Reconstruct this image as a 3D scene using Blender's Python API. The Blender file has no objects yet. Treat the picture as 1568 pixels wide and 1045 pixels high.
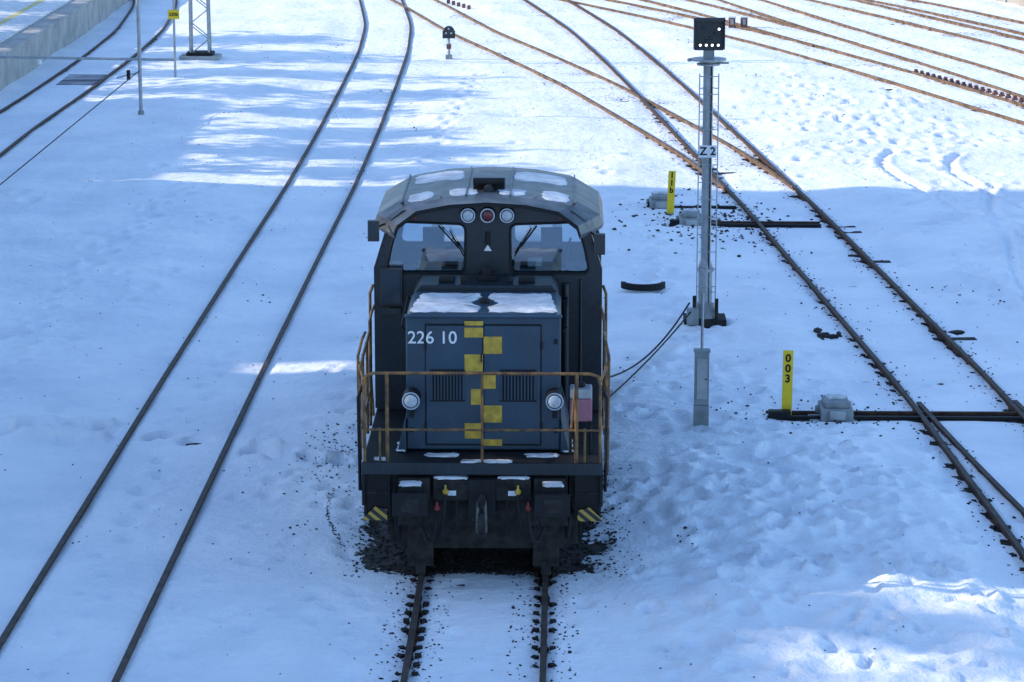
import bpy, bmesh, math, random
import numpy as np
from mathutils import Vector, Matrix
random.seed(5); rng=np.random.default_rng(7)
S=bpy.context.scene
COL=bpy.context.collection
R=math.radians

# ------------------------------------------------------------------ materials
def mat(name, col, rough=.6, metal=0, var=.25, scale=8, bump=.0, bscale=40, col2=None, spec=.5, detail=3, emit=0):
    m=bpy.data.materials.new(name); m.use_nodes=True
    nt=m.node_tree; b=nt.nodes['Principled BSDF']
    tc=nt.nodes.new('ShaderNodeTexCoord')
    n=nt.nodes.new('ShaderNodeTexNoise'); n.inputs['Scale'].default_value=scale; n.inputs['Detail'].default_value=detail
    nt.links.new(tc.outputs['Object'],n.inputs['Vector'])
    r=nt.nodes.new('ShaderNodeValToRGB')
    c2=col2 if col2 else tuple(c*(1-var) for c in col)
    r.color_ramp.elements[0].position=.35; r.color_ramp.elements[1].position=.65
    r.color_ramp.elements[0].color=(*c2,1); r.color_ramp.elements[1].color=(*col,1)
    nt.links.new(n.outputs['Fac'],r.inputs['Fac']); nt.links.new(r.outputs['Color'],b.inputs['Base Color'])
    b.inputs['Roughness'].default_value=rough; b.inputs['Metallic'].default_value=metal
    b.inputs['Specular IOR Level'].default_value=spec
    if emit: b.inputs['Emission Color'].default_value=(1,1,1,1); b.inputs['Emission Strength'].default_value=emit
    if bump:
        n2=nt.nodes.new('ShaderNodeTexNoise'); n2.inputs['Scale'].default_value=bscale; n2.inputs['Detail'].default_value=3
        nt.links.new(tc.outputs['Object'],n2.inputs['Vector'])
        bp=nt.nodes.new('ShaderNodeBump'); bp.inputs['Strength'].default_value=bump; bp.inputs['Distance'].default_value=.02
        nt.links.new(n2.outputs['Fac'],bp.inputs['Height']); nt.links.new(bp.outputs['Normal'],b.inputs['Normal'])
    return m

def weathered(name,col,dirtc,rough=.42):
    m=mat(name,col,rough,0,.3,3,detail=6); nt=m.node_tree; b=nt.nodes['Principled BSDF']
    src=b.inputs['Base Color'].links[0].from_socket
    tc=nt.nodes.new('ShaderNodeTexCoord'); mp=nt.nodes.new('ShaderNodeMapping'); mp.inputs['Scale'].default_value=(14,14,1.3)
    n=nt.nodes.new('ShaderNodeTexNoise'); n.inputs['Scale'].default_value=1; n.inputs['Detail'].default_value=5
    nt.links.new(tc.outputs['Object'],mp.inputs['Vector']); nt.links.new(mp.outputs['Vector'],n.inputs['Vector'])
    mr=nt.nodes.new('ShaderNodeMapRange'); mr.inputs['From Min'].default_value=.48; mr.inputs['From Max'].default_value=.75; mr.inputs['To Max'].default_value=.7
    nt.links.new(n.outputs['Fac'],mr.inputs['Value'])
    mx=nt.nodes.new('ShaderNodeMix'); mx.data_type='RGBA'; mx.inputs['B'].default_value=(*dirtc,1)
    nt.links.new(mr.outputs['Result'],mx.inputs['Factor']); nt.links.new(src,mx.inputs['A']); nt.links.new(mx.outputs['Result'],b.inputs['Base Color'])
    return m
HOOD=weathered('hood_blue',(.020,.056,.096),(.040,.048,.055))
CABM=weathered('cab_navy',(.008,.017,.028),(.022,.025,.030),.38)
ROOFM=mat('roof_grey',(.13,.145,.16),.45,.2,.55,4,detail=6)
BLACK=mat('frame_black',(.011,.012,.014),.65,0,.4,6,spec=.3)
GRIME=mat('underframe_grime',(.034,.031,.029),.85,0,.6,9,.3,spec=.3)
RAILOCHRE=mat('handrail_ochre',(.24,.125,.03),.55,0,.55,9,col2=(.07,.035,.018))
YEL=mat('paint_yellow',(.60,.37,.035),.5,0,.4,10)
SIGNY=mat('sign_yellow',(.85,.58,.01),.5,0,.1,10)
WHITE=mat('paint_white',(.75,.77,.79),.5,0,.12,12)
SNOWC=mat('snow_cap',(.74,.76,.78),.75,0,.3,5,.8,14)
CHROME=mat('chrome',(.6,.62,.65),.18,.9,.2,10)
LENS=mat('lamp_lens',(.5,.54,.58),.08,0,.3,30)
LIT=mat('signal_light',(.8,.8,.8),.3,0,.05,20,emit=3)
REDL=mat('red_lens',(.12,.015,.012),.2,0,.2,12)
RED=mat('paint_red',(.30,.03,.03),.5,0,.3,12)
TANK=mat('tank_pink',(.40,.15,.20),.35,0,.2,6)
STEEL=mat('galvanised',(.40,.42,.43),.5,.2,.25,7)
GREYB=mat('cabinet_grey',(.27,.295,.30),.6,0,.35,5)
DARKB=mat('signal_dark',(.03,.033,.037),.5,0,.3,6)
RUST=mat('rail_rust',(.11,.058,.038),.85,0,.5,6,.3,40,col2=(.045,.026,.019),spec=.2)
RUSTL=mat('rail_rust_light',(.22,.14,.09),.85,0,.4,4,.3,40,col2=(.09,.06,.045),spec=.2)
HEADM=mat('rail_head',(.075,.055,.046),.65,0,.4,5,col2=(.035,.026,.024),spec=.25)
WOOD=mat('sleeper_wood',(.045,.036,.032),.85,0,.5,9,.5,30,spec=.2)
STONE=mat('ballast_stone',(.06,.054,.05),.85,0,.6,3,spec=.2)
CONC=mat('concrete',(.42,.41,.39),.85,0,.3,1.5,.3,25)
BRICK=mat('render_wall',(.34,.3,.25),.85,0,.2,.6)
GLASSD=mat('window_glass_dark',(.03,.04,.05),.1,0,.2,2)
BARK=mat('bark',(.09,.06,.045),.9,0,.4,9)
LEAF=mat('needles',(.05,.085,.035),.7,0,.5,2)
SEAT=mat('seat_fabric',(.03,.035,.045),.8)
DESK=mat('desk_grey',(.09,.10,.11),.6)
RBROWN=mat('red_brown',(.24,.10,.07),.7,0,.4,8)

HAZ=bpy.data.materials.new('hazard_stripes'); HAZ.use_nodes=True
nt=HAZ.node_tree; tc=nt.nodes.new('ShaderNodeTexCoord'); mp=nt.nodes.new('ShaderNodeMapping'); mp.inputs['Rotation'].default_value=(0,R(50),0)
w=nt.nodes.new('ShaderNodeTexWave'); w.inputs['Scale'].default_value=3.6; w.bands_direction='X'
gt=nt.nodes.new('ShaderNodeMath'); gt.operation='GREATER_THAN'; gt.inputs[1].default_value=.55
mx=nt.nodes.new('ShaderNodeMix'); mx.data_type='RGBA'; mx.inputs['A'].default_value=(.015,.015,.015,1); mx.inputs['B'].default_value=(.42,.27,.04,1)
nt.links.new(tc.outputs['Object'],mp.inputs['Vector']); nt.links.new(mp.outputs['Vector'],w.inputs['Vector']); nt.links.new(w.outputs['Fac'],gt.inputs[0])
nt.links.new(gt.outputs[0],mx.inputs['Factor']); nt.links.new(mx.outputs['Result'],nt.nodes['Principled BSDF'].inputs['Base Color'])
GLASS=bpy.data.materials.new('cab_glass'); GLASS.use_nodes=True
nt=GLASS.node_tree; nt.nodes.remove(nt.nodes['Principled BSDF'])
tr=nt.nodes.new('ShaderNodeBsdfTransparent'); tr.inputs['Color'].default_value=(.72,.8,.84,1)
gl=nt.nodes.new('ShaderNodeBsdfGlossy'); gl.inputs['Roughness'].default_value=.04; gl.inputs['Color'].default_value=(.9,.95,1,1)
ms=nt.nodes.new('ShaderNodeMixShader'); ms.inputs['Fac'].default_value=.2
nt.links.new(tr.outputs[0],ms.inputs[1]); nt.links.new(gl.outputs[0],ms.inputs[2]); nt.links.new(ms.outputs[0],nt.nodes['Material Output'].inputs['Surface'])

# ------------------------------------------------------------------ mesh builder
class MB:
    def __init__(s,name,parent=None,loc=(0,0,0),bevel=0,smooth=False):
        s.name=name; s.bm=bmesh.new(); s.mats=[]; s.parent=parent; s.loc=loc; s.bevel=bevel; s.smooth=smooth
    def mi(s,m):
        if m not in s.mats: s.mats.append(m)
        return s.mats.index(m)
    def box(s,x0,x1,y0,y1,z0,z1,m,rot=None):
        c=Vector(((x0+x1)/2,(y0+y1)/2,(z0+z1)/2))
        M=Matrix.Translation(c)@(rot if rot else Matrix.Identity(4))@Matrix.Diagonal((abs(x1-x0),abs(y1-y0),abs(z1-z0),1))
        r=bmesh.ops.create_cube(s.bm,size=1,matrix=M); s._m(r['verts'],m)
    def _m(s,vs,m):
        i=s.mi(m)
        fs=set(f for v in vs for f in v.link_faces)
        for f in fs: f.material_index=i
    def cyl(s,p0,p1,r,m,seg=12,r2=None):
        p0=Vector(p0);p1=Vector(p1); d=p1-p0
        M=Matrix.Translation((p0+p1)/2)@d.to_track_quat('Z','Y').to_matrix().to_4x4()
        q=bmesh.ops.create_cone(s.bm,cap_ends=True,segments=seg,radius1=r,radius2=r if r2 is None else r2,depth=d.length,matrix=M)
        s._m(q['verts'],m)
    def tube(s,pts,r,m,seg=8):
        for a,b in zip(pts[:-1],pts[1:]): s.cyl(a,b,r,m,seg)
        for a in pts[1:-1]: s.sph(a,r,m,8,6)
    def sph(s,c,r,m,u=12,v=8,sc=(1,1,1)):
        q=bmesh.ops.create_uvsphere(s.bm,u_segments=u,v_segments=v,radius=r,matrix=Matrix.Translation(c)@Matrix.Diagonal((*sc,1))); s._m(q['verts'],m)
    def prism(s,pts,vec,m):
        vec=Vector(vec); a=[s.bm.verts.new(p) for p in pts]; b=[s.bm.verts.new(Vector(p)+vec) for p in pts]
        i=s.mi(m); n=len(pts)
        fs=[s.bm.faces.new(a),s.bm.faces.new(b[::-1])]+[s.bm.faces.new((a[k],b[k],b[(k+1)%n],a[(k+1)%n])) for k in range(n)]
        for f in fs: f.material_index=i
    def done(s):
        bmesh.ops.recalc_face_normals(s.bm,faces=s.bm.faces)
        me=bpy.data.meshes.new(s.name); s.bm.to_mesh(me); s.bm.free()
        for m in s.mats: me.materials.append(m)
        o=bpy.data.objects.new(s.name,me); COL.objects.link(o); o.location=s.loc
        if s.parent: o.parent=s.parent
        if s.bevel:
            md=o.modifiers.new('b','BEVEL'); md.width=s.bevel; md.segments=2; md.limit_method='ANGLE'; md.angle_limit=R(40)
        if s.smooth:
            for p in me.polygons: p.use_smooth=True
        return o
def empty(name,loc=(0,0,0)):
    e=bpy.data.objects.new(name,None); COL.objects.link(e); e.location=loc; e.empty_display_size=.3; return e
def text(name,t,size,loc,m,parent,rot=(R(90),0,0),bold=0.0,sx=1,line=1):
    c=bpy.data.curves.new(name,'FONT'); c.body=t; c.size=size; c.align_x='CENTER'; c.align_y='CENTER'; c.offset=bold; c.extrude=.002; c.space_line=line
    o=bpy.data.objects.new(name,c); COL.objects.link(o); o.location=loc; o.rotation_euler=rot; o.scale=(sx,1,1); c.materials.append(m); o.parent=parent; return o
def rounded(poly,r,seg=5):
    out=[];n=len(poly)
    for i in range(n):
        p=Vector(poly[i]);a=Vector(poly[i-1]);b=Vector(poly[(i+1)%n])
        rr=min(r,(a-p).length*.45,(b-p).length*.45)
        p0=p+(a-p).normalized()*rr;p1=p+(b-p).normalized()*rr
        for k in range(seg+1):
            t=k/seg; out.append(tuple(p0*(1-t)**2+p*2*t*(1-t)+p1*t*t))
    return out
def panel(name,outer,holes,thick,loc,m,parent):
    c=bpy.data.curves.new(name,'CURVE'); c.dimensions='2D'; c.fill_mode='BOTH'; c.extrude=thick/2
    for pl in [outer]+holes:
        sp=c.splines.new('POLY'); sp.points.add(len(pl)-1)
        for i,q in enumerate(pl): sp.points[i].co=(q[0],q[1],0,1)
        sp.use_cyclic_u=True
    c.materials.append(m)
    o=bpy.data.objects.new(name,c); COL.objects.link(o); o.rotation_euler=(R(90),0,0); o.location=loc; o.parent=parent; return o

# ------------------------------------------------------------------ tracks (plan, metres: x as a function of y)
T1=[(0,20),(0,46)]
T2=[(-4.66,20),(-4.65,30.5),(-4.6,42.6),(-4.5,54.2),(-4.42,61.4),(-4.42,69.7),(-4.5,79),(-4.6,86.6),(-4.9,93.9),(-5.7,102.4),(-6.9,112.5),(-9,125)]
T3=[(7.95,20),(7.7,29),(7.48,34.2),(6.96,42.8),(6.24,50.9),(5.6,58.3),(4.85,65.7),(3.75,76.4),(2.8,85.1),(1.8,93),(.6,100.2),(-.8,108),(-4,124)]
A=[(5.25,61.5),(4.55,66),(3.2,72.1),(1.6,79.1),(-.3,85.9),(-2.1,92),(-4.0,100.1),(-6,108),(-10,124)]
C=[(20,46),(17,58),(14.3,69),(12.8,73.5),(10.8,80),(7.9,88.5),(5,95.5),(1.8,102),(-2,110),(-8,122)]
D=[(22,52),(17.5,66),(15,73),(13.7,78.5),(12.3,83.8),(10.1,91.4),(8.1,99),(6,107),(2,122)]
E=[(22,68),(16.9,82),(15.3,88.5),(12.8,96),(10.5,102.5),(7,111),(2,122)]
F=[(24,74),(17.8,87.6),(16,93.5),(13.4,100.6),(10,108),(5,121)]
H_=[(9.4,88.5),(7.9,93.2),(6.2,98),(4.5,102.5),(2,108),(-3,120)]
T4=[(-13.1,20),(-13.1,63.7),(-13.1,70.3),(-12.9,77),(-12.8,85.4),(-12.9,92.2),(-13.5,100),(-15,110),(-18,124)]
def smooth(tr):
    y=np.arange(tr[0][1],tr[-1][1]+.01,.5); x=np.interp(y,[p[1] for p in tr],[p[0] for p in tr])
    k=np.hanning(15);k/=k.sum(); xp=np.concatenate([x[0]+(x[0]-x[1:8][::-1]),x,x[-1]+(x[-1]-x[-8:-1][::-1])])
    return np.convolve(xp,k,'valid')[:len(x)],y
TR={'T1':T1,'T2':T2,'T3':T3,'A':A,'C':C,'D':D,'E':E,'F':F,'H':H_,'T4':T4}
TS={k:smooth(v) for k,v in TR.items()}

# ------------------------------------------------------------------ terrain
xs=np.concatenate([-np.geomspace(3000,18,22)[:-1],np.arange(-18,19,.085),np.geomspace(19.1,3000,22)])
ys=np.concatenate([[-3000,-1500,-700,-300,-120,-50,-20,-5,5,14,20,24],np.arange(26,48,.085),np.arange(48,70,.13),np.arange(70,112,.22),np.geomspace(112.5,3500,22)])
X,Y=np.meshgrid(xs,ys)
def vnoise(x,y,seed):
    xi=np.floor(x).astype(np.int64); yi=np.floor(y).astype(np.int64); fx=x-xi; fy=y-yi
    fx=fx*fx*(3-2*fx); fy=fy*fy*(3-2*fy)
    def h(a,b):
        n=(a*374761393+b*668265263+seed*982451653)&0x7fffffff
        n=((n^(n>>13))*1274126177)&0x7fffffff
        return ((n^(n>>16))&0xffff)/65535.
    return (h(xi,yi)*(1-fx)+h(xi+1,yi)*fx)*(1-fy)+(h(xi,yi+1)*(1-fx)+h(xi+1,yi+1)*fx)*fy
def fbm(x,y,s,seed,o=3):
    t=0;a=1;n=0
    for i in range(o):
        c,d=math.cos(i*1.1+.4),math.sin(i*1.1+.4)
        t=t+a*(vnoise((x*c-y*d)/s+17.3*i,(x*d+y*c)/s+5.1*i,seed+i)-.5); n+=a; a*=.5; s*=.5
    return t/n*2
def sstep(v,a,b):
    t=np.clip((v-a)/(b-a),0,1); return t*t*(3-2*t)
def railfield(x,y):
    dmin=np.full(x.shape,99.); dr=np.full(x.shape,99.)
    for k,(tx,ty) in TS.items():
        cx=np.interp(y,ty,tx); sl=np.gradient(tx,ty); cs=1/np.sqrt(1+np.interp(y,ty,sl)**2)
        d=np.abs(x-cx)*cs; ok=(y>=ty[0]-1)&(y<=ty[-1])
        d=np.where(ok,d,99.); dmin=np.minimum(dmin,d); dr=np.minimum(dr,np.abs(d-.7535))
    return dmin,dr
dmin,dr=railfield(X,Y)
far=sstep(np.abs(X),22,60)
Z=.11*fbm(X,Y,3.5,1)+.045*fbm(X,Y,1.0,9,4)+.025*fbm(X*.5,Y*1.6,.9,19,3)
off=sstep(dmin,1.1,2.2)
Z=Z*(.3+.7*off)+.05*off
rg=sstep(X,1.9,3.0)*(1-sstep(X,5.9,6.5))*(1-sstep(Y,38.5,40.4))
rg2=sstep(X,1.4,2.2)*(1-sstep(X,2.2,3.6))*(1-sstep(Y,36,42))
lump=np.abs(fbm(X,Y,.8,33,4)); lump2=fbm(X,Y*.8,.40,44,3)
Z+=rg*(.05+.10*(.35-lump)+.065*lump2+.03*fbm(X,Y,2.2,50,2))+rg2*.04*lump2
def pits(cx,cy,n,sx,sy,r,dep):
    for i in range(n):
        px=cx+random.gauss(0,1)*sx; py=cy+random.gauss(0,1)*sy; rr=r*random.uniform(.7,1.3)
        i0,i1=np.searchsorted(xs,[px-3*rr,px+3*rr]); j0,j1=np.searchsorted(ys,[py-3*rr*1.5,py+3*rr*1.5])
        if i1<=i0 or j1<=j0: continue
        xx=X[j0:j1,i0:i1]-px; yy=(Y[j0:j1,i0:i1]-py)/1.5
        q=(xx*xx+yy*yy)/(rr*rr)
        m=np.where(dr[j0:j1,i0:i1]<.25,0.,1.)
        Z[j0:j1,i0:i1]+=m*dep*(-np.exp(-q)*1.0+.45*np.exp(-(np.sqrt(q)-1.5)**2*4))
pits(8.4,71,170,1.6,4.5,.14,.07)
pits(4.2,35,330,1.5,4,.10,.065)
pits(3.5,44,60,1.2,3,.12,.06)
pits(-2.4,36,60,.7,6,.11,.06)
pits(1.5,56,60,1.3,5,.13,.06)
pits(-8,45,60,2,10,.14,.06)
pits(9.5,50,80,1.5,8,.14,.06)
pits(0,31.5,40,3,2,.11,.05)
def trail(pts,step,r,dep,jit=.12):
    for (a,b) in zip(pts[:-1],pts[1:]):
        L=math.hypot(b[0]-a[0],b[1]-a[1]); n=max(1,int(L/step))
        for i in range(n):
            t=i/n; pits(a[0]+(b[0]-a[0])*t+(.1 if i%2 else -.1),a[1]+(b[1]-a[1])*t,1,jit*.3,jit*.3,r,dep)
trail([(-7.2,40),(-5.2,40.2),(-3,38.8),(-1.8,38)],.28,.16,.14)
trail([(-7.6,39.6),(-6.3,40.2),(-4.3,39.6)],.3,.16,.13)
trail([(-8,28),(-7.6,38),(-8.2,50),(-7.4,62)],.7,.12,.07)
trail([(-4.7,28),(-4.6,46)],.75,.13,.07)
trail([(-2,45),(-2.3,54),(-2.2,66),(-1.6,82)],.7,.12,.07)
trail([(3.2,44),(2.6,52),(2.9,58)],.6,.12,.08)
trail([(9,37),(9.3,46),(8.4,55)],.7,.12,.08)
def rut(pts,w,dep):
    P=[]
    for i in range(len(pts)-1):
        a=np.array(pts[max(i-1,0)]);b=np.array(pts[i]);c=np.array(pts[i+1]);d=np.array(pts[min(i+2,len(pts)-1)])
        for t in np.linspace(0,1,24,endpoint=False):
            P.append(.5*((2*b)+(-a+c)*t+(2*a-5*b+4*c-d)*t*t+(-a+3*b-3*c+d)*t**3))
    P=np.array(P); lo=P.min(0)-1; hi=P.max(0)+1
    i0,i1=np.searchsorted(xs,[lo[0],hi[0]]); j0,j1=np.searchsorted(ys,[lo[1],hi[1]])
    xx=X[j0:j1,i0:i1];yy=Y[j0:j1,i0:i1]; d=np.full(xx.shape,99.)
    for q in P: d=np.minimum(d,np.hypot(xx-q[0],yy-q[1]))
    Z[j0:j1,i0:i1]+=dep*(-np.exp(-(d/w)**2)+.5*np.exp(-((d-1.9*w)/(w*.7))**2))
rut([(8.75,67),(8.35,65.5),(8.3,63.5),(8.8,61.5),(9.5,58.5),(9.8,56),(9.4,52),(9.3,48)],.10,.08)
rut([(10.3,66.5),(9.85,65),(9.8,63),(10.3,61),(11,58),(11.3,55)],.10,.08)
rut([(9.9,49),(10.3,54),(9.9,58),(10.4,62)],.11,.09)
rut([(8.1,59.5),(9.2,60.4),(11,60),(13,60.8)],.10,.07)
rut([(8.2,57),(9.6,57.8),(11.6,57.2)],.10,.07)
isT1=np.exp(-(X/1.6)**4)*(Y<46)
near=np.exp(-(dr/.11)**2)
Z=np.where(dmin<.95,np.minimum(Z,.014*fbm(X,Y,.5,8)+.008*fbm(X,Y*3,1.2,88)),Z)
c3=np.interp(Y,TS['T3'][1],TS['T3'][0]); on3=(np.abs(X-c3)<1.5)*(1-sstep(Y,66,74))
Z-=on3*.046*np.clip(fbm(X,Y,1.3,210,3)+.15,0,1)*(1-.5*(np.abs(X-c3)<.45))
Z-=near*(.02+.035*isT1+.02*on3)*(.8+.9*fbm(X,Y,1.2,70))
pk=np.exp(-((X-4.9)/1.1)**4-((Y-41.2)/.55)**4); Z=Z*(1-pk)+(-.01)*pk
adx=np.abs(X)
edge=.45*fbm(X,Y,.6,120,4)
patch=(1-sstep(adx+edge,1.2,1.6))*sstep(Y+.5*edge,33.1,33.6)*(1-sstep(Y,43.5,45.5))
patch=np.maximum(patch,(1-sstep(adx+edge,1.25,1.75))*np.exp(-((Y+.5*edge-34.4)/.85)**2))
Z-=patch*.06
dirt=patch*1.0
dirt=np.maximum(dirt,.30*(1-sstep(np.abs(adx-.9),.05,.35))*(Y<34)*(.6+.8*fbm(X,Y,1.1,91)))
dirt=np.maximum(dirt,.25*np.exp(-((adx-1.8)/.35)**2)*sstep(Y,33,35)*(1-sstep(Y,39,42))*(.7+fbm(X,Y,1.,92)))
d3=np.abs(np.abs(X-c3)-.9)
dirt=np.maximum(dirt,.36*np.exp(-(d3/.3)**2)*(1-sstep(Y,62,70))*(.6+1.*fbm(X,Y,.8,93)))
dirt=np.maximum(dirt,.38*(dmin<1.2)*(Y>64)*(X>-3)*(.6+fbm(X,Y,.9,94)))
dirt=np.maximum(dirt,.55*np.exp(-((X-3.9)/.9)**2-((Y-57.6)/1.5)**2))
dirt=np.maximum(dirt,.40*np.exp(-((X-5.0)/1.0)**2-((Y-41.2)/.6)**2))
Z*=(1-far)
def hz(x,y):
    i=min(max(np.searchsorted(xs,x)-1,0),len(xs)-2); j=min(max(np.searchsorted(ys,y)-1,0),len(ys)-2)
    fx=(x-xs[i])/(xs[i+1]-xs[i]); fy=(y-ys[j])/(ys[j+1]-ys[j])
    return float((Z[j,i]*(1-fx)+Z[j,i+1]*fx)*(1-fy)+(Z[j+1,i]*(1-fx)+Z[j+1,i+1]*fx)*fy)
ny,nx=X.shape
co=np.stack([X,Y,Z],-1).reshape(-1,3).astype(np.float32)
idx=np.arange(nx*ny).reshape(ny,nx)
q=np.stack([idx[:-1,:-1],idx[:-1,1:],idx[1:,1:],idx[1:,:-1]],-1).reshape(-1,4).astype(np.int32)
me=bpy.data.meshes.new('snow_ground'); me.vertices.add(len(co)); me.vertices.foreach_set('co',co.ravel())
me.loops.add(q.size); me.loops.foreach_set('vertex_index',q.ravel())
me.polygons.add(len(q)); me.polygons.foreach_set('loop_start',np.arange(0,q.size,4,dtype=np.int32)); me.polygons.foreach_set('loop_total',np.full(len(q),4,dtype=np.int32))
me.update(calc_edges=True); me.polygons.foreach_set('use_smooth',np.ones(len(q),dtype=bool))
at=me.attributes.new('dirt','FLOAT','POINT'); at.data.foreach_set('value',dirt.ravel().astype(np.float32))
ground=bpy.data.objects.new('snow_ground',me); COL.objects.link(ground)
m=bpy.data.materials.new('snow'); m.use_nodes=True; nt=m.node_tree; b=nt.nodes['Principled BSDF']; N=nt.nodes.new; Lk=nt.links.new
tc=N('ShaderNodeTexCoord'); at=N('ShaderNodeAttribute'); at.attribute_name='dirt'
n1=N('ShaderNodeTexNoise'); n1.inputs['Scale'].default_value=9; n1.inputs['Detail'].default_value=4; n1.inputs['Roughness'].default_value=.65
n2=N('ShaderNodeTexNoise'); n2.inputs['Scale'].default_value=.5; n2.inputs['Detail'].default_value=5; n2.inputs['Roughness'].default_value=.6
n3=N('ShaderNodeTexNoise'); n3.inputs['Scale'].default_value=4; n3.inputs['Detail'].default_value=5; n3.inputs['Roughness'].default_value=.62
for n in (n1,n2,n3): Lk(tc.outputs['Object'],n.inputs['Vector'])
a1=N('ShaderNodeMath'); a1.operation='MULTIPLY_ADD'; a1.inputs[1].default_value=1.9; a1.inputs[2].default_value=-.95-.5; Lk(n1.outputs['Fac'],a1.inputs[0])
a2=N('ShaderNodeMath'); a2.operation='ADD'; Lk(a1.outputs[0],a2.inputs[0]); Lk(at.outputs['Fac'],a2.inputs[1])
a3=N('ShaderNodeMath'); a3.operation='MULTIPLY'; a3.use_clamp=True; a3.inputs[1].default_value=9; Lk(a2.outputs[0],a3.inputs[0])
cr=N('ShaderNodeValToRGB'); cr.color_ramp.elements[0].position=.35; cr.color_ramp.elements[0].color=(.76,.79,.83,1); cr.color_ramp.elements[1].position=.62; cr.color_ramp.elements[1].color=(.90,.905,.91,1); Lk(n2.outputs['Fac'],cr.inputs['Fac'])
cd=N('ShaderNodeValToRGB'); cd.color_ramp.elements[0].position=.3; cd.color_ramp.elements[0].color=(.02,.018,.016,1); cd.color_ramp.elements[1].position=.7; cd.color_ramp.elements[1].color=(.08,.07,.062,1); Lk(n3.outputs['Fac'],cd.inputs['Fac'])
mx=N('ShaderNodeMix'); mx.data_type='RGBA'; Lk(a3.outputs[0],mx.inputs['Factor']); Lk(cr.outputs['Color'],mx.inputs['A']); Lk(cd.outputs['Color'],mx.inputs['B']); Lk(mx.outputs['Result'],b.inputs['Base Color'])
b.inputs['Roughness'].default_value=.75; b.inputs['Specular IOR Level'].default_value=.3
b1=N('ShaderNodeBump'); b1.inputs['Strength'].default_value=.8; b1.inputs['Distance'].default_value=.07; Lk(n3.outputs['Fac'],b1.inputs['Height'])
Lk(b1.outputs['Normal'],b.inputs['Normal'])
me.materials.append(m)

# ------------------------------------------------------------------ rails
PROF=[(-.07,-.10),(-.07,-.085),(-.012,-.07),(-.012,.0),(-.036,.012),(-.036,.045),(.036,.045),(.036,.012),(.012,.0),(.012,-.07),(.07,-.085),(.07,-.10)]
def railmesh(mb,x,y,off,zt,mside,mtop):
    dx=np.gradient(x);dy=np.gradient(y);L=np.hypot(dx,dy);nx_=dy/L;ny_=-dx/L
    prev=None;n=len(PROF);it=mb.mi(mtop);isd=mb.mi(mside)
    for i in range(len(x)):
        ring=[mb.bm.verts.new((x[i]+nx_[i]*(off+p[0]),y[i]+ny_[i]*(off+p[0]),zt+p[1]-.045)) for p in PROF]
        if prev:
            for k in range(n):
                f=mb.bm.faces.new((prev[k],prev[(k+1)%n],ring[(k+1)%n],ring[k])); f.material_index=it if k==5 else isd
        else: mb.bm.faces.new(ring)
        prev=ring
    mb.bm.faces.new(prev[::-1])
def track(key,zt,mside,mtop,sleep=None,clips=False,ymax=200):
    e=empty('railway_track'); x,y=TS[key]
    mb=MB('rails',e)
    for o in (-.7535,.7535): railmesh(mb,x,y,o,zt,mside,mtop)
    mb.done()
    dx=np.gradient(x,y)
    if sleep is not None:
        mb=MB('sleepers',e,bevel=.01); s=y[0]
        while s<min(y[-1],ymax):
            cx=float(np.interp(s,y,x)); an=-math.atan(float(np.interp(s,y,dx)))
            c=sleep+random.uniform(-.012,.008); j=random.uniform(-.05,.05)
            mb.box(cx-1.27+j,cx+1.27+j,s-.11,s+.11,c-.15,c,WOOD,Matrix.Rotation(an+random.uniform(-.01,.01),4,'Z'))
            s+=.62
        mb.done()
    if clips:
        mb=MB('rail_clips',e); s=y[0]
        while s<min(y[-1],60):
            cx=float(np.interp(s,y,x))
            for o in (-.7535,.7535):
                for sd in (-1,1):
                    if random.random()<.7:
                        mb.box(cx+o+sd*.10-.035,cx+o+sd*.10+.035,s-.045,s+.045,zt-.12,zt-.08+random.uniform(-.012,.012),WOOD,Matrix.Rotation(random.uniform(-.5,.5),4,'Z'))
            s+=.31 if key=='T1' else .62
        mb.done()
    return e
track('T1',.075,RUST,HEADM,-.045,True)
track('T2',.04,RUST,HEADM,-.09)
eT3=track('T3',.065,RUST,HEADM,-.035,True,72)
track('A',.062,RUSTL,RUSTL,-.03,False,80)
for k in 'CDEFH': track(k,.062,RUSTL,RUSTL,-.035)
track('T4',.05,RUST,HEADM,-.03)
mb=MB('turnout_blades',eT3)
yy=np.arange(26,42.4,.5); cx=np.interp(yy,TS['T3'][1],TS['T3'][0]); dv=((42.4-yy)/16)**1.4*1.1+.02
for o in (-.7535+.085,.7535+.06): railmesh(mb,cx+dv,yy,o,.06,RUST,HEADM)
mb.done()

# ------------------------------------------------------------------ ballast stones (one object)
ico=bmesh.new(); bmesh.ops.create_icosphere(ico,subdivisions=1,radius=1); iv=[v.co.copy() for v in ico.verts]; ifc=[[v.index for v in f.verts] for f in ico.faces]; ico.free()
SV=[];SF=[]
def stone(x,y,r,sink=.2):
    z=hz(x,y)+r*.5*(1-sink*2); a=random.uniform(0,6.3); ca,sa=math.cos(a),math.sin(a); sx,sy,sz=random.uniform(.7,1.4),random.uniform(.6,1.1),random.uniform(.4,.8)
    b0=len(SV)
    for v in iv:
        k=random.uniform(.8,1.15); px,py,pz=v.x*sx*r*k,v.y*sy*r*k,v.z*sz*r*k
        SV.append((x+px*ca-py*sa,y+px*sa+py*ca,z+pz))
    for f in ifc: SF.append([b0+i for i in f])
for i in range(2200):
    x=random.gauss(0,.85); y=random.uniform(33.3,36.0)
    if abs(x)<1.65: stone(x,y,random.uniform(.012,.034))
for i in range(700):
    s=random.choice((-1,1)); stone(s*(.754+random.choice((-1,1))*random.uniform(.08,.5)**1.3),random.uniform(27,34),random.uniform(.006,.02))
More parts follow.
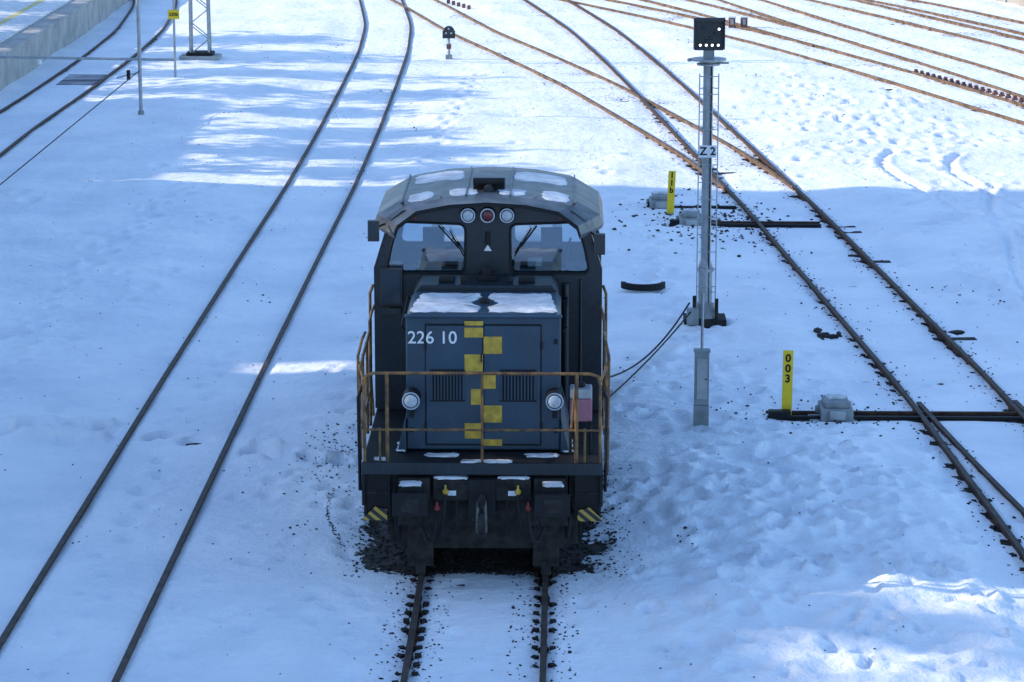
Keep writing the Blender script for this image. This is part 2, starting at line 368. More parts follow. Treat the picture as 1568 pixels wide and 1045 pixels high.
for i in range(420):
    s=random.choice((-1,1)); stone(s*(1.45+abs(random.gauss(0,.22))),random.uniform(33,38.5),random.uniform(.005,.017))
for i in range(240): stone(random.gauss(-2.3,.25),random.gauss(38.8,1.0),random.uniform(.006,.02))
for i in range(1600):
    y=27+45*random.random()**1.2; cx=float(np.interp(y,TS['T3'][1],TS['T3'][0])); s=random.choice((-1,1))
    stone(cx+s*(.754+random.gauss(0,.17)),y,random.uniform(.008,.024))
for i in range(350): stone(random.gauss(3.9,.8),random.gauss(57.6,1.3),random.uniform(.015,.045))
for i in range(160): stone(random.gauss(5,.8),random.gauss(41.2,.5),random.uniform(.012,.03))
for i in range(1400):
    y=27+65*random.random()**1.1; stone(random.uniform(-10,12),y,random.uniform(.005,.018))
for i in range(30):
    a,b_=random.uniform(-8,11),random.uniform(28,90)
    for k in range(random.randint(4,12)): stone(a+random.gauss(0,.18),b_+random.gauss(0,.35),random.uniform(.008,.028))
for k in range(14): stone(5.36+random.gauss(0,.1),46.6+random.gauss(0,.12),random.uniform(.03,.09))
for k in range(110):
    t=random.random(); stone(-1.75-.4*math.sin(t*2.2)+random.gauss(0,.015),34+3.2*t,random.uniform(.008,.018))
me=bpy.data.meshes.new('ballast_stones'); me.from_pydata(SV,[],SF); me.materials.append(STONE)
o=bpy.data.objects.new('ballast_stones',me); COL.objects.link(o)

# ------------------------------------------------------------------ locomotive (local y = 0 at headstock, going back)
LO=empty('locomotive',(0,32.6,0))
def P(name,**k): return MB(name,LO,**k)
b_=P('front_hood',bevel=.03)
def slab(mb,x0,x1,y0,y1,z0,z1,m,ch):
    pts=[(-x1,y0,z0),(-x1,y0,z1-ch),(-x1+ch,y0,z1),(x1-ch,y0,z1),(x1,y0,z1-ch),(x1,y0,z0)]
    mb.prism(pts,(0,y1-y0,0),m)
slab(b_,0,.93,.55,1.86,1.6,3.29,HOOD,.06)
slab(b_,0,.90,1.865,2.6,1.6,3.36,CABM,.08)
b_.box(-.945,.945,.50,.60,3.235,3.275,HOOD)
b_.done()
b_=P('hood_doors',bevel=.008)
for x0,x1 in ((-.685,-.012),(.012,.685)):
    b_.box(x0,x1,.528,.555,1.68,3.14,HOOD)
for (z0,z1,x0,x1) in ((1.66,1.675,-.7,.7),(3.145,3.16,-.7,.7)): b_.box(x0,x1,.535,.556,z0,z1,BLACK)
for x in (-.695,.695): b_.box(x-.006,x+.006,.535,.556,1.68,3.14,BLACK)
b_.box(-.008,.008,.54,.556,1.68,3.14,BLACK)
for s in (-1,1):
    for z in (1.9,2.9): b_.cyl((s*.70,.52,z-.05),(s*.70,.52,z+.05),.013,BLACK,8)
    for z in (2.95,1.85): b_.box(s*.87-.02,s*.87+.02,.53,.552,z-.03,z+.03,BLACK)
for z in (2.0,2.75): b_.box(-.03,-.014,.5,.53,z-.05,z+.05,BLACK)
b_.done()
b_=P('radiator_grilles')
for x0,x1 in ((-.62,-.24),(.22,.62)):
    b_.box(x0-.02,x1+.02,.515,.529,2.21,2.23,BLACK); b_.box(x0-.02,x1+.02,.515,.529,2.585,2.605,BLACK)
    b_.box(x0,x1,.522,.5275,2.23,2.585,BLACK)
    n=10
    for i in range(n+1):
        x=x0+(x1-x0)*i/n; b_.box(x-.008,x+.008,.505,.5215,2.23,2.585,HOOD)
b_.done()
b_=P('checker_squares')
L=.5235
for (x0,x1,z0,z1) in ((-.225,0,3.145,3.2),(-.225,0,3.0,3.12),(.004,.225,2.80,3.01),(-.225,-.004,2.58,2.79),(0,.15,2.37,2.57),(-.15,0,2.17,2.365),(.004,.225,1.95,2.16),(-.225,-.004,1.75,1.94),(.004,.225,1.66,1.74)):
    b_.box(x0,x1,L,L+.004,z0,z1,YEL)
b_.done()
text('fleet_number','226 10',.215,(-.61,.5235,2.99),WHITE,LO,bold=.0015,sx=1.0)
b_=P('nose_headlights')
for x in (-.86,.86):
    b_.cyl((x,.30,2.27),(x,.56,2.27),.105,BLACK,24,.11)
    b_.cyl((x,.285,2.27),(x,.305,2.27),.108,CHROME,24)
    b_.cyl((x,.276,2.27),(x,.286,2.27),.09,DARKB,24)
    b_.sph((x,.28,2.27),.078,LENS,20,12,(1,.35,1))
    b_.box(x-.03,x+.03,.35,.5,2.05,2.17,BLACK)
b_.done()
def snowpatch(name,parent,x0,x1,y0,y1,z,th=.04,r=.08,seed=0,poly=None):
    rn=random.Random(seed)
    base=poly if poly else [(x0,y0),(x1,y0),(x1,y1),(x0,y1)]
    pl=rounded(base,r,4); pts=[]
    for i,q in enumerate(pl):
        nxt=pl[(i+1)%len(pl)]; k=max(1,int(math.hypot(nxt[0]-q[0],nxt[1]-q[1])/.07))
        for j in range(k):
            t=j/k; pts.append((q[0]+(nxt[0]-q[0])*t+rn.uniform(-.02,.02),q[1]+(nxt[1]-q[1])*t+rn.uniform(-.03,.03)))
    cx=sum(p[0] for p in pts)/len(pts); cy=sum(p[1] for p in pts)/len(pts)
    mb=MB(name,parent,smooth=True); rings=[]
    zf=z if callable(z) else (lambda x,y:z)
    for sc,h in ((1,0),(.99,th*.5),(.93,th),(.5,th*1.2)):
        rings.append([mb.bm.verts.new((cx+(p[0]-cx)*sc,cy+(p[1]-cy)*sc,zf(cx+(p[0]-cx)*sc,p[1])+h)) for p in pts])
    n=len(pts);mb.mi(SNOWC)
    for a,c in zip(rings[:-1],rings[1:]):
        for k in range(n): mb.bm.faces.new((a[k],a[(k+1)%n],c[(k+1)%n],c[k]))
    mb.bm.faces.new(rings[-1]); return mb.done()
snowpatch('snow_hood_l',LO,0,0,0,0,3.29,.010,.04,1,[(-.88,.62),(-.08,.62),(-.05,.9),(-.18,1.15),(-.05,1.45),(-.07,1.72),(-.78,1.72),(-.84,1.2)])
snowpatch('snow_hood_r',LO,0,0,0,0,3.29,.010,.04,2,[(.08,.62),(.88,.62),(.84,1.2),(.78,1.72),(.08,1.72),(.05,1.45),(.18,1.15),(.05,.9)])
b_=P('hood_top_fittings',bevel=.01)
b_.cyl((0,2.25,3.35),(0,2.25,3.5),.05,BLACK); b_.box(-.12,.12,2.15,2.4,3.36,3.42,BLACK)
b_.cyl((0,1.15,3.28),(0,1.15,3.34),.06,BLACK)
for x in (-.5,.5): b_.box(x-.1,x+.1,2.05,2.3,3.36,3.40,BLACK); b_.cyl((x*.6,2.1,3.36),(x*.6,2.1,3.43),.03,GRIME)
b_.done()
b_=P('footplate',bevel=.012)
b_.box(-1.43,1.43,0,10.9,1.47,1.58,BLACK); b_.box(-1.435,1.435,-.015,.0,1.44,1.585,CABM)
for s in (-1,1):
    b_.box(s*1.42-.02,s*1.42+.02,.0,10.8,1.05,1.47,BLACK)
b_.box(-1.02,1.02,.10,.35,.78,1.47,GRIME)
for s in (-1,1): b_.prism([(s*.93,.5,1.585),(s*1.04,.5,1.585),(s*.935,.5,2.0)],(0,1.9,0),HOOD)
b_.done()
for i,(x0,x1,y0,y1,z) in enumerate(((-1.30,-1.15,.1,.25,1.58),(-.7,-.3,.3,.45,1.58),(-.25,.35,.02,.14,1.58),(.5,.9,.30,.46,1.58),(-1.05,-.95,.46,.9,1.60),(.95,1.08,.46,1.1,1.60))):
    snowpatch('snow_footplate',LO,x0,x1,y0,y1,z,.012,.06,20+i)
b_=P('headstock',bevel=.015)
for i,(x0,x1) in enumerate(((-1.0,-.62),(-.58,-.16),(.16,.58),(.62,1.0))): b_.box(x0,x1,-.06,.10,1.14,1.40,GRIME)
b_.box(-.16,.16,-.10,.10,.95,1.40,BLACK)
for s in (-1,1):
    b_.box(s*.84-.13,s*.84+.13,-.28,.1,1.08,1.36,BLACK)
    b_.cyl((s*.84,-.5,1.2),(s*.84,-.2,1.2),.09,GRIME,16)
    b_.box(s*.84-.21,s*.84+.21,-.52,-.47,1.07,1.34,BLACK)
    b_.box(s*.84-.10,s*.84+.10,-.525,-.521,1.12,1.28,GRIME)
b_.box(-1.03,1.03,.36,.42,.42,1.0,GRIME)
for s in (-1,1):
    b_.box(s*1.2-.16,s*1.2+.16,.12,.16,1.15,1.42,GRIME); b_.box(s*.36-.05,s*.36+.05,-.07,-.062,1.2,1.26,WHITE)
    for k in range(4): b_.cyl((s*(.2+k*.11),-.07,1.34),(s*(.2+k*.11),-.055,1.34),.014,BLACK,8)
b_.done()
for i,(x0,x1,y0,y1,z) in enumerate(((-.97,-.73,-.26,-.02,1.362),(.73,.97,-.26,-.02,1.362),(-.57,-.18,-.06,.08,1.40),(.2,.56,-.06,.08,1.40))):
    snowpatch('snow_headstock',LO,x0,x1,y0,y1,z,.018,.06,40+i)
b_=P('coupling')
b_.cyl((0,-.28,1.18),(0,.0,1.18),.045,GRIME); b_.sph((0,-.32,1.2),.075,GRIME,10,8,(.7,1,1.2))
CHN=mat('chain_steel',(.12,.125,.13),.5,.3,.4,20)
for s in (-1,1): b_.tube([(s*.04,-.3,1.2),(s*.05,-.34,1.0),(s*.05,-.32,.82)],.02,CHN)
b_.cyl((-.11,-.33,.98),(.11,-.33,.98),.02,GRIME); b_.tube([(-.06,-.32,.82),(0,-.33,.76),(.06,-.32,.82)],.024,GRIME)
b_.box(-.04,.04,-.36,-.3,.84,1.06,GRIME)
for s,cx in ((-1,-.43),(1,.43),(-1,-.53),(1,.55)):
    red=abs(cx)>.5
    b_.cyl((cx,-.02,1.28-.2*red),(cx,-.16,1.28-.2*red),.03,GRIME)
    b_.sph((cx,-.18,1.28-.2*red),.038,RED if red else YEL,10,8); b_.box(cx-.012,cx+.012,-.22,-.17,1.28-.2*red,1.36-.2*red,RED if red else YEL)
    b_.tube([(cx,-.18,1.25-.2*red),(cx+s*.02,-.24,1.0-.15*red),(cx+s*.05,-.2,.78-.1*red),(cx+s*.12,-.14,.7-.05*red),(cx+s*.2,-.1,.82)],.024,BLACK)
for x in (-.3,.3,-.68,.68): b_.tube([(x,-.05,1.15),(x*1.02,-.12,.9),(x*1.1,-.06,.72)],.018,BLACK)
b_.done()
b_=P('corner_steps',bevel=.008)
for s in (-1,1):
    x0,x1=sorted((s*1.12,s*1.40))
    b_.box(x0,x1,.06,.12,.95,1.44,BLACK)
    b_.box(x0,x1,.05,.5,1.18,1.215,GRIME); b_.box(x0,x1,.02,.5,.90,.935,GRIME)
    b_.box(s*1.40-.02,s*1.40+.02,.05,.5,.86,1.44,BLACK); b_.box(s*1.12-.02,s*1.12+.02,.05,.5,.86,1.44,BLACK)
b_.done()
b_=P('hazard_plates')
for s in (-1,1):
    b_.prism([(s*1.14,.0,.87),(s*1.14,.0,1.0),(s*1.28,.0,1.04),(s*1.45,.0,.87)],(0,.02,0),HAZ)
b_.done()
b_=P('bogies',bevel=.02)
for y0 in (.45,7.3):
    b_.box(-1.05,1.05,y0,y0+3.1,.55,1.3,GRIME)
    for s in (-1,1):
        b_.box(s*1.08-.06,s*1.08+.06,y0+.0,y0+3.2,.45,.85,GRIME)
        for k in (.75,2.45):
            b_.cyl((s*.70,y0+k,.55),(s*.84,y0+k,.55),.5,GRIME,32); b_.cyl((s*.66,y0+k,.55),(s*.70,y0+k,.55),.53,GRIME,32)
            b_.box(s*1.1-.1,s*1.1+.1,y0+k-.16,y0+k+.16,.38,.72,BLACK)
for s in (-1,1):
    b_.box(s*.76-.16,s*.76+.16,.32,.36,.20,.75,GRIME); b_.box(s*.76-.06,s*.76+.06,.30,.34,.10,.28,GRIME)
    b_.tube([(s*1.0,.3,1.3),(s*1.05,.25,.9),(s*1.02,.35,.55)],.03,BLACK)
b_.box(-1.1,1.1,4.2,7.0,.5,1.3,BLACK)
b_.done()
b_=P('handrails')
r=.019
yf=.04
b_.tube([(-1.28,yf,2.67),(1.28,yf,2.67)],r,RAILOCHRE)
b_.tube([(-1.40,yf,1.98),(1.40,yf,1.98)],.015,RAILOCHRE)
for x in (-1.13,0,1.12): b_.cyl((x,yf,1.5 if x==0 else 1.58),(x,yf,2.67),.017 if x==0 else .023,RAILOCHRE)
for s in (-1,1):
    b_.tube([(s*1.40,yf,1.5),(s*1.40,yf,2.55),(s*1.37,yf,2.64),(s*1.28,yf,2.67)],r,RAILOCHRE)
    b_.tube([(s*1.40,yf,2.58),(s*1.47,.35,2.66),(s*1.48,2.2,2.70)],r,RAILOCHRE)
    b_.tube([(s*1.44,.1,1.98),(s*1.47,2.3,1.98)],.016,RAILOCHRE)
    for k in (.45,1.0,1.7): b_.tube([(s*1.48,k,1.5),(s*1.48,k,2.68)],.018,RAILOCHRE)
    b_.tube([(s*1.50,.6,1.3),(s*1.51,.6,2.75),(s*1.47,.75,2.92),(s*1.45,1.0,2.95)],r,RAILOCHRE)
    b_.tube([(s*1.47,2.1,1.5),(s*1.47,2.1,2.85),(s*1.45,2.2,2.95),(s*1.43,2.5,2.98)],r,RAILOCHRE)
    b_.tube([(s*1.47,2.62,1.5),(s*1.50,2.66,2.0),(s*1.50,2.66,3.1),(s*1.46,2.7,3.2)],r,RAILOCHRE)
    b_.tube([(s*1.47,.15,1.2),(s*1.48,.15,2.35),(s*1.42,.1,2.5)],.02,BLACK)
    b_.tube([(s*1.22,yf+.02,1.58),(s*1.22,yf+.02,2.0)],.015,RAILOCHRE)
    b_.tube([(s*.955,.9,3.0),(s*1.0,.9,3.05),(s*1.0,2.4,3.1),(s*.955,2.4,3.05)],.014,BLACK)
b_.tube([(1.06,.06,2.0),(1.10,.08,2.45),(1.14,.1,2.66)],.016,RAILOCHRE)
b_.done()
b_=P('fluid_tank',bevel=.03)
b_.box(1.04,1.31,.45,.75,1.98,2.26,TANK); b_.box(1.04,1.31,.45,.75,2.262,2.38,STEEL); b_.cyl((1.17,.6,2.38),(1.17,.6,2.44),.06,BLACK)
b_.cyl((1.05,.43,1.58),(1.05,.43,2.0),.02,BLACK); b_.cyl((1.29,.43,1.58),(1.29,.43,2.0),.02,BLACK)
b_.done()
cabout=[(-1.42,1.585),(-1.42,3.42),(-1.23,4.05),(-1.08,4.17),(-.6,4.245),(0,4.27),(.6,4.245),(1.08,4.17),(1.23,4.05),(1.42,3.42),(1.42,1.585)]
wl=rounded([(-1.29,3.37),(-.29,3.37),(-.28,4.0),(-1.12,4.03),(-1.22,3.72)],.1)
wr=[(-q[0],q[1]) for q in wl][::-1]
panel('cab_front_wall',cabout,[wl,wr],.06,(0,2.63,0),CABM,LO)
wlr=rounded([(-1.25,3.3),(-.3,3.3),(-.3,4.0),(-1.10,4.0)],.1); wrr=[(-q[0],q[1]) for q in wlr][::-1]
panel('cab_rear_wall',cabout,[wlr,wrr],.06,(0,5.15,0),CABM,LO)
b_=P('cab_glazing')
for pl in (wl,wr): b_.prism([(q[0],2.65,q[1]) for q in pl],(0,.006,0),GLASS)
b_.done()
b_=P('window_rubbers')
for pl in (wl,wr):
    pts=[(q[0],2.597,q[1]) for q in pl]; pts.append(pts[0]); b_.tube(pts,.016,BLACK,6)
b_.done()
b_=P('cab_sides',bevel=.01)
for s in (-1,1):
    b_.box(s*1.42-.03,s*1.42+.03,2.665,5.12,1.585,3.1,CABM)
    for y0,y1 in ((2.665,2.8),(3.7,3.85),(4.95,5.12)): b_.prism([(s*1.45,y0,3.1),(s*1.39,y0,3.1),(s*1.37,y0,3.42),(s*1.18,y0,4.07),(s*1.25,y0,4.07),(s*1.45,y0,3.42)],(0,y1-y0,0),CABM)
b_.box(-1.39,1.39,2.67,5.1,1.6,1.75,DESK)
b_.done()
b_=P('cab_interior',bevel=.02)
b_.box(-1.25,-.35,2.75,3.15,2.6,3.42,DESK); b_.box(.35,1.25,2.75,3.15,2.6,3.42,DESK); b_.box(-.3,.3,2.7,3.0,1.8,3.3,DESK)
b_.box(-.55,-.38,2.8,3.0,3.42,3.6,BLACK); b_.box(.5,.68,2.8,2.9,3.42,3.52,WHITE); b_.box(-1.1,-.9,2.85,3.0,3.42,3.55,BLACK); b_.box(.85,1.0,2.8,3.0,3.42,3.66,BLACK)
for x in (-.75,.8): b_.box(x-.25,x+.25,3.5,4.0,2.5,2.65,SEAT); b_.box(x-.24,x+.24,3.95,4.08,2.65,3.45,SEAT); b_.box(x-.14,x+.14,3.96,4.06,3.46,3.7,SEAT)
b_.box(-.25,.3,4.9,5.1,1.8,3.8,DESK); b_.box(.35,.6,3.0,3.1,3.43,3.53,RED)
for x in (-.55,.95): b_.cyl((x,3.0,3.4),(x+.1,3.05,3.75),.015,BLACK,6)
b_.done()
b_=P('cab_roof')
prof=[(-1.47,3.93),(-1.42,4.05),(-1.12,4.23),(-.6,4.315),(0,4.345),(.6,4.315),(1.12,4.23),(1.42,4.05),(1.47,3.93)]
secs=[(2.42,.80,-.035),(2.75,.93,-.005),(3.05,1.0,0),(4.8,1.0,0),(5.1,.93,-.01),(5.35,.82,-.05)]
rows=[]
for (y,sx,dz) in secs: rows.append([b_.bm.verts.new((p[0]*sx if abs(p[0])>.01 else 0,y,p[1]+dz)) for p in prof])
rows2=[[b_.bm.verts.new((v.co.x*.985,v.co.y,v.co.z-.05)) for v in rw] for rw in rows]
im=b_.mi(ROOFM); ib=b_.mi(BLACK)
for a,c in zip(rows[:-1],rows[1:]):
    for k in range(len(prof)-1): b_.bm.faces.new((a[k],a[k+1],c[k+1],c[k])).material_index=im
for a,c in zip(rows2[:-1],rows2[1:]):
    for k in range(len(prof)-1): b_.bm.faces.new((a[k],c[k],c[k+1],a[k+1])).material_index=ib
for a,c in ((rows[0],rows2[0]),(rows2[-1],rows[-1])):
    for k in range(len(prof)-1): b_.bm.faces.new((a[k],c[k],c[k+1],a[k+1])).material_index=ib
for kk in (0,-1):
    for i in range(len(secs)-1): b_.bm.faces.new((rows[i][kk],rows[i+1][kk],rows2[i+1][kk],rows2[i][kk])).material_index=im
for x in (-.6,-.28,.28,.6,-1.1,1.1): b_.box(x-.01,x+.01,2.8,5.0,4.325-(abs(x)>.5)*.03-(abs(x)>1)*.075,4.35-(abs(x)>.5)*.035-(abs(x)>1)*.07,ROOFM)
b_.box(-.20,.20,3.2,3.6,4.33,4.43,BLACK); b_.cyl((-.2,3.15,4.45),(.2,3.15,4.45),.05,BLACK); b_.cyl((0,3.0,4.36),(0,3.35,4.40),.06,DARKB)
b_.done()
def rz(x,y):
    yy=[s_[0] for s_ in secs]; sx=float(np.interp(y,yy,[s_[1] for s_ in secs])); dz=float(np.interp(y,yy,[s_[2] for s_ in secs]))
    return float(np.interp(x/sx,[p[0] for p in prof],[p[1] for p in prof]))+dz
for i,(x0,x1,y0,y1) in enumerate(((-1.02,-.70,2.8,3.35),(-.50,-.14,2.85,3.35),(.12,.48,2.85,3.3),(.68,1.02,2.8,3.4),(-1.0,-.35,4.1,4.8),(.3,1.0,4.0,4.7))):
    snowpatch('snow_roof',LO,x0,x1,y0,y1,rz,.008,.14,60+i)
b_=P('cab_top_lamps')
for x,mm in ((-.245,LENS),(0,REDL),(.245,LENS)):
    z=4.13
    b_.cyl((x,2.50,z),(x,2.62,z),.098,BLACK,24); b_.cyl((x,2.485,z),(x,2.502,z),.092,CHROME,24); b_.cyl((x,2.478,z),(x,2.486,z),.078,DARKB,24)
    b_.sph((x,2.48,z),.068,mm,16,10,(1,.3,1))
for x in (-.95,.95): b_.box(x-.05,x+.05,2.58,2.60,4.07,4.12,RED)
b_.prism([(-.05,2.585,3.66),(.05,2.585,3.66),(0,2.585,3.74)],(0,.01,0),WHITE)
b_.cyl((0,2.55,3.75),(0,2.6,3.9),.03,BLACK)
b_.done()
b_=P('wipers')
b_.tube([(-.62,2.56,3.99),(-.36,2.55,3.70)],.011,BLACK); b_.tube([(-.48,2.555,3.93),(-.30,2.55,3.60)],.009,BLACK)
b_.tube([(.62,2.56,3.99),(.42,2.55,3.72)],.011,BLACK); b_.tube([(.55,2.555,3.96),(.34,2.55,3.60)],.009,BLACK)
b_.done()
b_=P('mirrors',bevel=.02)
b_.box(-1.50,-1.36,2.35,2.45,3.82,4.08,DARKB); b_.box(-1.48,-1.40,2.345,2.35,3.86,4.04,GLASSD); b_.tube([(-1.3,2.6,4.0),(-1.42,2.4,3.98)],.015,BLACK)
b_.box(1.34,1.48,2.35,2.45,3.66,3.92,DARKB); b_.tube([(1.3,2.6,3.9),(1.42,2.4,3.85)],.015,BLACK)
b_.box(-1.36,-1.08,2.50,2.60,2.98,3.44,DARKB); b_.box(-1.34,-1.10,2.494,2.50,3.0,3.42,GLASSD); b_.box(-1.34,-1.10,2.5,2.6,2.85,2.93,DARKB)
b_.cyl((.99,2.55,1.6),(.99,2.55,3.25),.045,CABM); b_.tube([(1.18,2.56,1.6),(1.18,2.56,3.3)],.02,CABM)
b_.done()
b_=P('rear_hood',bevel=.03); slab(b_,0,.93,5.2,10.5,1.6,3.2,HOOD,.06); b_.done()
b_=P('rear_headstock',bevel=.02); b_.box(-1.02,1.02,10.9,11.1,.8,1.47,GRIME)
for s in (-1,1): b_.cyl((s*.84,11.1,1.2),(s*.84,11.5,1.2),.09,GRIME,16); b_.box(s*.84-.22,s*.84+.22,11.5,11.56,1.02,1.37,BLACK)
b_.done()
snowpatch('snow_rear_hood',LO,-.8,.8,5.6,10.2,3.2,.03,.2,90)

# ------------------------------------------------------------------ signal mast
SM=empty('railway_signal',(3.38,47.6,0)); g=hz(3.38,47.6)
b_=MB('mast',SM)
b_.cyl((0,0,g-.1),(0,0,1.05),.12,STEEL,16); b_.cyl((0,0,1.05),(0,0,1.15),.12,STEEL,16,.085); b_.cyl((0,0,1.15),(0,0,4.75),.085,STEEL,16)
b_.cyl((0,0,.95),(0,0,1.0),.15,STEEL,16); b_.cyl((0,0,2.2),(0,0,2.24),.1,STEEL,16); b_.cyl((0,0,3.4),(0,0,3.43),.1,STEEL,16)
for x in (-.15,.17): b_.cyl((x,-.12,.25),(x,-.12,4.35),.012,STEEL,6)
z=.4
while z<4.3: b_.cyl((-.15,-.12,z),(.17,-.12,z),.008,STEEL,6); z+=.3
for z in (.6,1.8,3.0,4.1):
    for x in (-.15,.17): b_.cyl((x,-.12,z),(0,0,z),.008,STEEL,6)
b_.cyl((.05,-.1,.2),(.05,-.1,4.5),.014,BLACK,6)
b_.done()
b_=MB('foot',SM,bevel=.015)
b_.prism([(-.36,-.28,g-.1),(.36,-.28,g-.1),(.36,.28,g-.1),(-.36,.28,g-.1)],(0,0,.2),GRIME)
b_.cyl((0,0,g+.08),(0,0,g+.35),.24,GREYB,12,.14); b_.box(-.22,-.16,-.22,-.16,g,g+.5,GRIME); b_.box(.16,.22,-.22,-.16,g,g+.45,GRIME)
b_.box(-.32,-.12,-.36,-.2,g+.02,g+.3,GREYB)
b_.done()
b_=MB('head',SM,bevel=.012)
b_.box(-.24,.24,-.12,.06,4.74,5.27,DARKB); b_.box(-.26,.26,-.2,-.12,5.23,5.29,DARKB); b_.box(-.26,-.24,-.2,.0,4.76,5.27,DARKB); b_.box(.24,.26,-.2,.0,4.76,5.27,DARKB)
b_.cyl((0,0,4.56),(0,0,4.59),.30,STEEL,20); b_.cyl((0,0,4.48),(0,0,4.51),.2,STEEL,20); b_.box(-.09,.09,-.09,.05,4.59,4.74,GREYB)
b_.cyl((-.3,0,4.57),(-.34,-.05,4.57),.03,STEEL,8); b_.box(.14,.34,-.03,.03,4.5,4.53,STEEL)
for (x,z,l) in ((-.15,4.83,1),(-.05,4.83,1),(.05,4.83,1),(.15,4.83,1),(.03,4.95,0),(.10,5.02,0),(.16,5.10,1),(-.1,5.12,0),(-.04,4.90,0)):
    b_.cyl((x,-.15,z),(x,-.12,z),.028,BLACK,12); b_.cyl((x,-.153,z),(x,-.149,z),.021,LIT if l else GLASSD,12)
b_.done()
b_=MB('sign_plate',SM,bevel=.004); b_.box(-.15,.15,-.17,-.155,2.93,3.14,WHITE); b_.done()
text('sign_text','Z 2',.19,(0,-.174,3.035),BLACK,SM,bold=.004)
JP=empty('cable_junction_post',(2.98,40.3,0)); g=hz(2.98,40.3)
b_=MB('cabinet',JP,bevel=.01)
b_.box(-.11,.11,-.07,.07,g-.1,g+.28,GREYB); b_.box(-.105,.105,-.065,.065,g+.285,g+1.08,GREYB); b_.box(-.12,.12,-.08,.08,g+1.08,g+1.11,GREYB)
b_.box(-.075,.075,-.072,-.066,g+.38,g+.98,STEEL); b_.cyl((0,0,g+1.1),(0,0,g+1.95),.022,STEEL,8); b_.cyl((.06,-.075,g+.68),(.06,-.085,g+.68),.014,BLACK,8)
b_.done()
CB=MB('power_cable')
def sag(a,c,n,d):
    a=Vector(a);c=Vector(c); return [a.lerp(c,i/n)-Vector((0,0,d*4*(i/n)*(1-i/n))) for i in range(n+1)]
CB.tube(sag((3.1,47.3,.45),(1.62,42.2,.35),14,.25),.016,BLACK,6); CB.tube(sag((3.12,47.25,.3),(1.66,41.9,.12),14,.06),.014,BLACK,6)
CB.done()

def numpost(x,y,h,txt,tilt,w=.15):
    e=empty('number_post',(x,y,0)); g=hz(x,y); e.rotation_euler=(0,tilt,0)
    b_=MB('board',e,bevel=.006); b_.box(-w/2,w/2,-.02,.02,g+.02,g+h,SIGNY); b_.box(-.03,.03,.02,.06,g-.15,g+h*.7,STEEL); b_.box(-.07,.07,-.06,.06,g-.05,g+.03,GREYB); b_.done()
    text('digits',txt,.165,(0,-.024,g+h*.73),BLACK,e,bold=.005,line=.95)
numpost(4.30,41.2,1.02,'0\n0\n3',R(.5))
numpost(3.17,58.3,.92,'1\n1\nb',R(2),.15)

def pmach(x,y,xl,xr,bars=2,sc=1):
    e=empty('point_machine',(x,y,0)); g=-.01
    b_=MB('motor_box',e,bevel=.03)
    b_.box(-.24,.24,-.30,.30,g,g+.20,GREYB); b_.box(-.19,.19,-.24,.24,g+.20,g+.29,GREYB); b_.box(-.12,.12,-.34,-.30,g+.04,g+.18,STEEL); b_.cyl((-.3,.05,g+.12),(-.2,.05,g+.12),.06,GREYB,12)
    b_.done()
    b_=MB('drive_rods',e,bevel=.006)
    for k in range(bars):
        yy=-.16+k*.3
        b_.box(xl-x,xr-x,yy-.03,yy+.03,.01,.055,RUST if k else BLACK)
    b_.box(xl-x,-.4,-.26,.22,-.03,.008,WOOD); b_.box(.3,xr-x,-.22,.20,-.06,.006,WOOD)
    b_.box(xl-x+.02,xl-x+.35,-.2,-.05,g+.02,g+.14,BLACK)
    b_.done()
    snowpatch('snow_cap',e,-.15,.15,.0,.22,g+.29,.025,.06,int(x*10))
pmach(5.03,41.2,4.0,8.0); pmach(3.0,59.3,2.7,4.6,1); pmach(3.55,57.2,3.1,6.2)

e=empty('discarded_rim',(2.4,50.4,hz(2.4,50.4)+.03))
b_=MB('rim_arc',e,bevel=.008)
n=16
def pp(r,a,z): return (r*1.1*math.cos(a),r*.9*math.sin(a)+.1,z)
for i in range(n):
    a0=math.pi*(1.02+.96*i/n); a1=math.pi*(1.02+.96*(i+1)/n)
    r0,r1=.30,.37
    b_.prism([pp(r0,a0,.02),pp(r1,a0,.02),pp(r1,a1,.02),pp(r0,a1,.02)],(0,0,.12),BLACK)
b_.done(); snowpatch('snow_fill',e,-.28,.28,-.12,.12,.04,.04,.1,5)

e=empty('dwarf_signal',(-2.53,85,0)); g=hz(-2.53,85)
b_=MB('body',e,bevel=.01)
b_.box(-.1,.1,-.1,.1,g-.05,g+.12,GREYB); b_.cyl((0,0,g+.1),(0,0,g+.62),.045,STEEL,10); b_.box(-.07,.07,-.06,.06,g+.3,g+.45,RBROWN)
b_.cyl((0,-.08,g+.82),(0,.06,g+.82),.17,DARKB,20); b_.box(-.19,.19,-.06,.06,g+.62,g+.84,DARKB)
for x,z in ((-.08,.78),(.08,.78),(0,.91)): b_.cyl((x,-.10,g+z),(x,-.08,g+z),.03,LENS,10)
b_.done()
for x in (6.46,6.86):
    e=empty('relay_cabinet',(x,93.7,0)); b_=MB('box',e,bevel=.02); b_.box(-.11,.11,-.13,.13,0,.32,RBROWN); b_.box(-.13,.13,-.15,.15,.32,.36,WHITE); b_.box(-.05,.05,-.14,-.13,.1,.28,STEEL); b_.done()
mb=MB('stored_rail_chairs',bevel=.01)
for i in range(22):
    t=i/21; x=11.1+2.6*t; y=81.8-7.4*t; mb.box(x-.05,x+.05,y-.07,y+.07,.0,.12,RBROWN); mb.box(x-.08,x+.08,y-.03,y+.03,.0,.06,RBROWN)
for i in range(5): x=-3.2+.2*i; mb.box(x-.06,x+.06,101-.5*i,101.12-.5*i,0,.15,RBROWN)
mb.done()

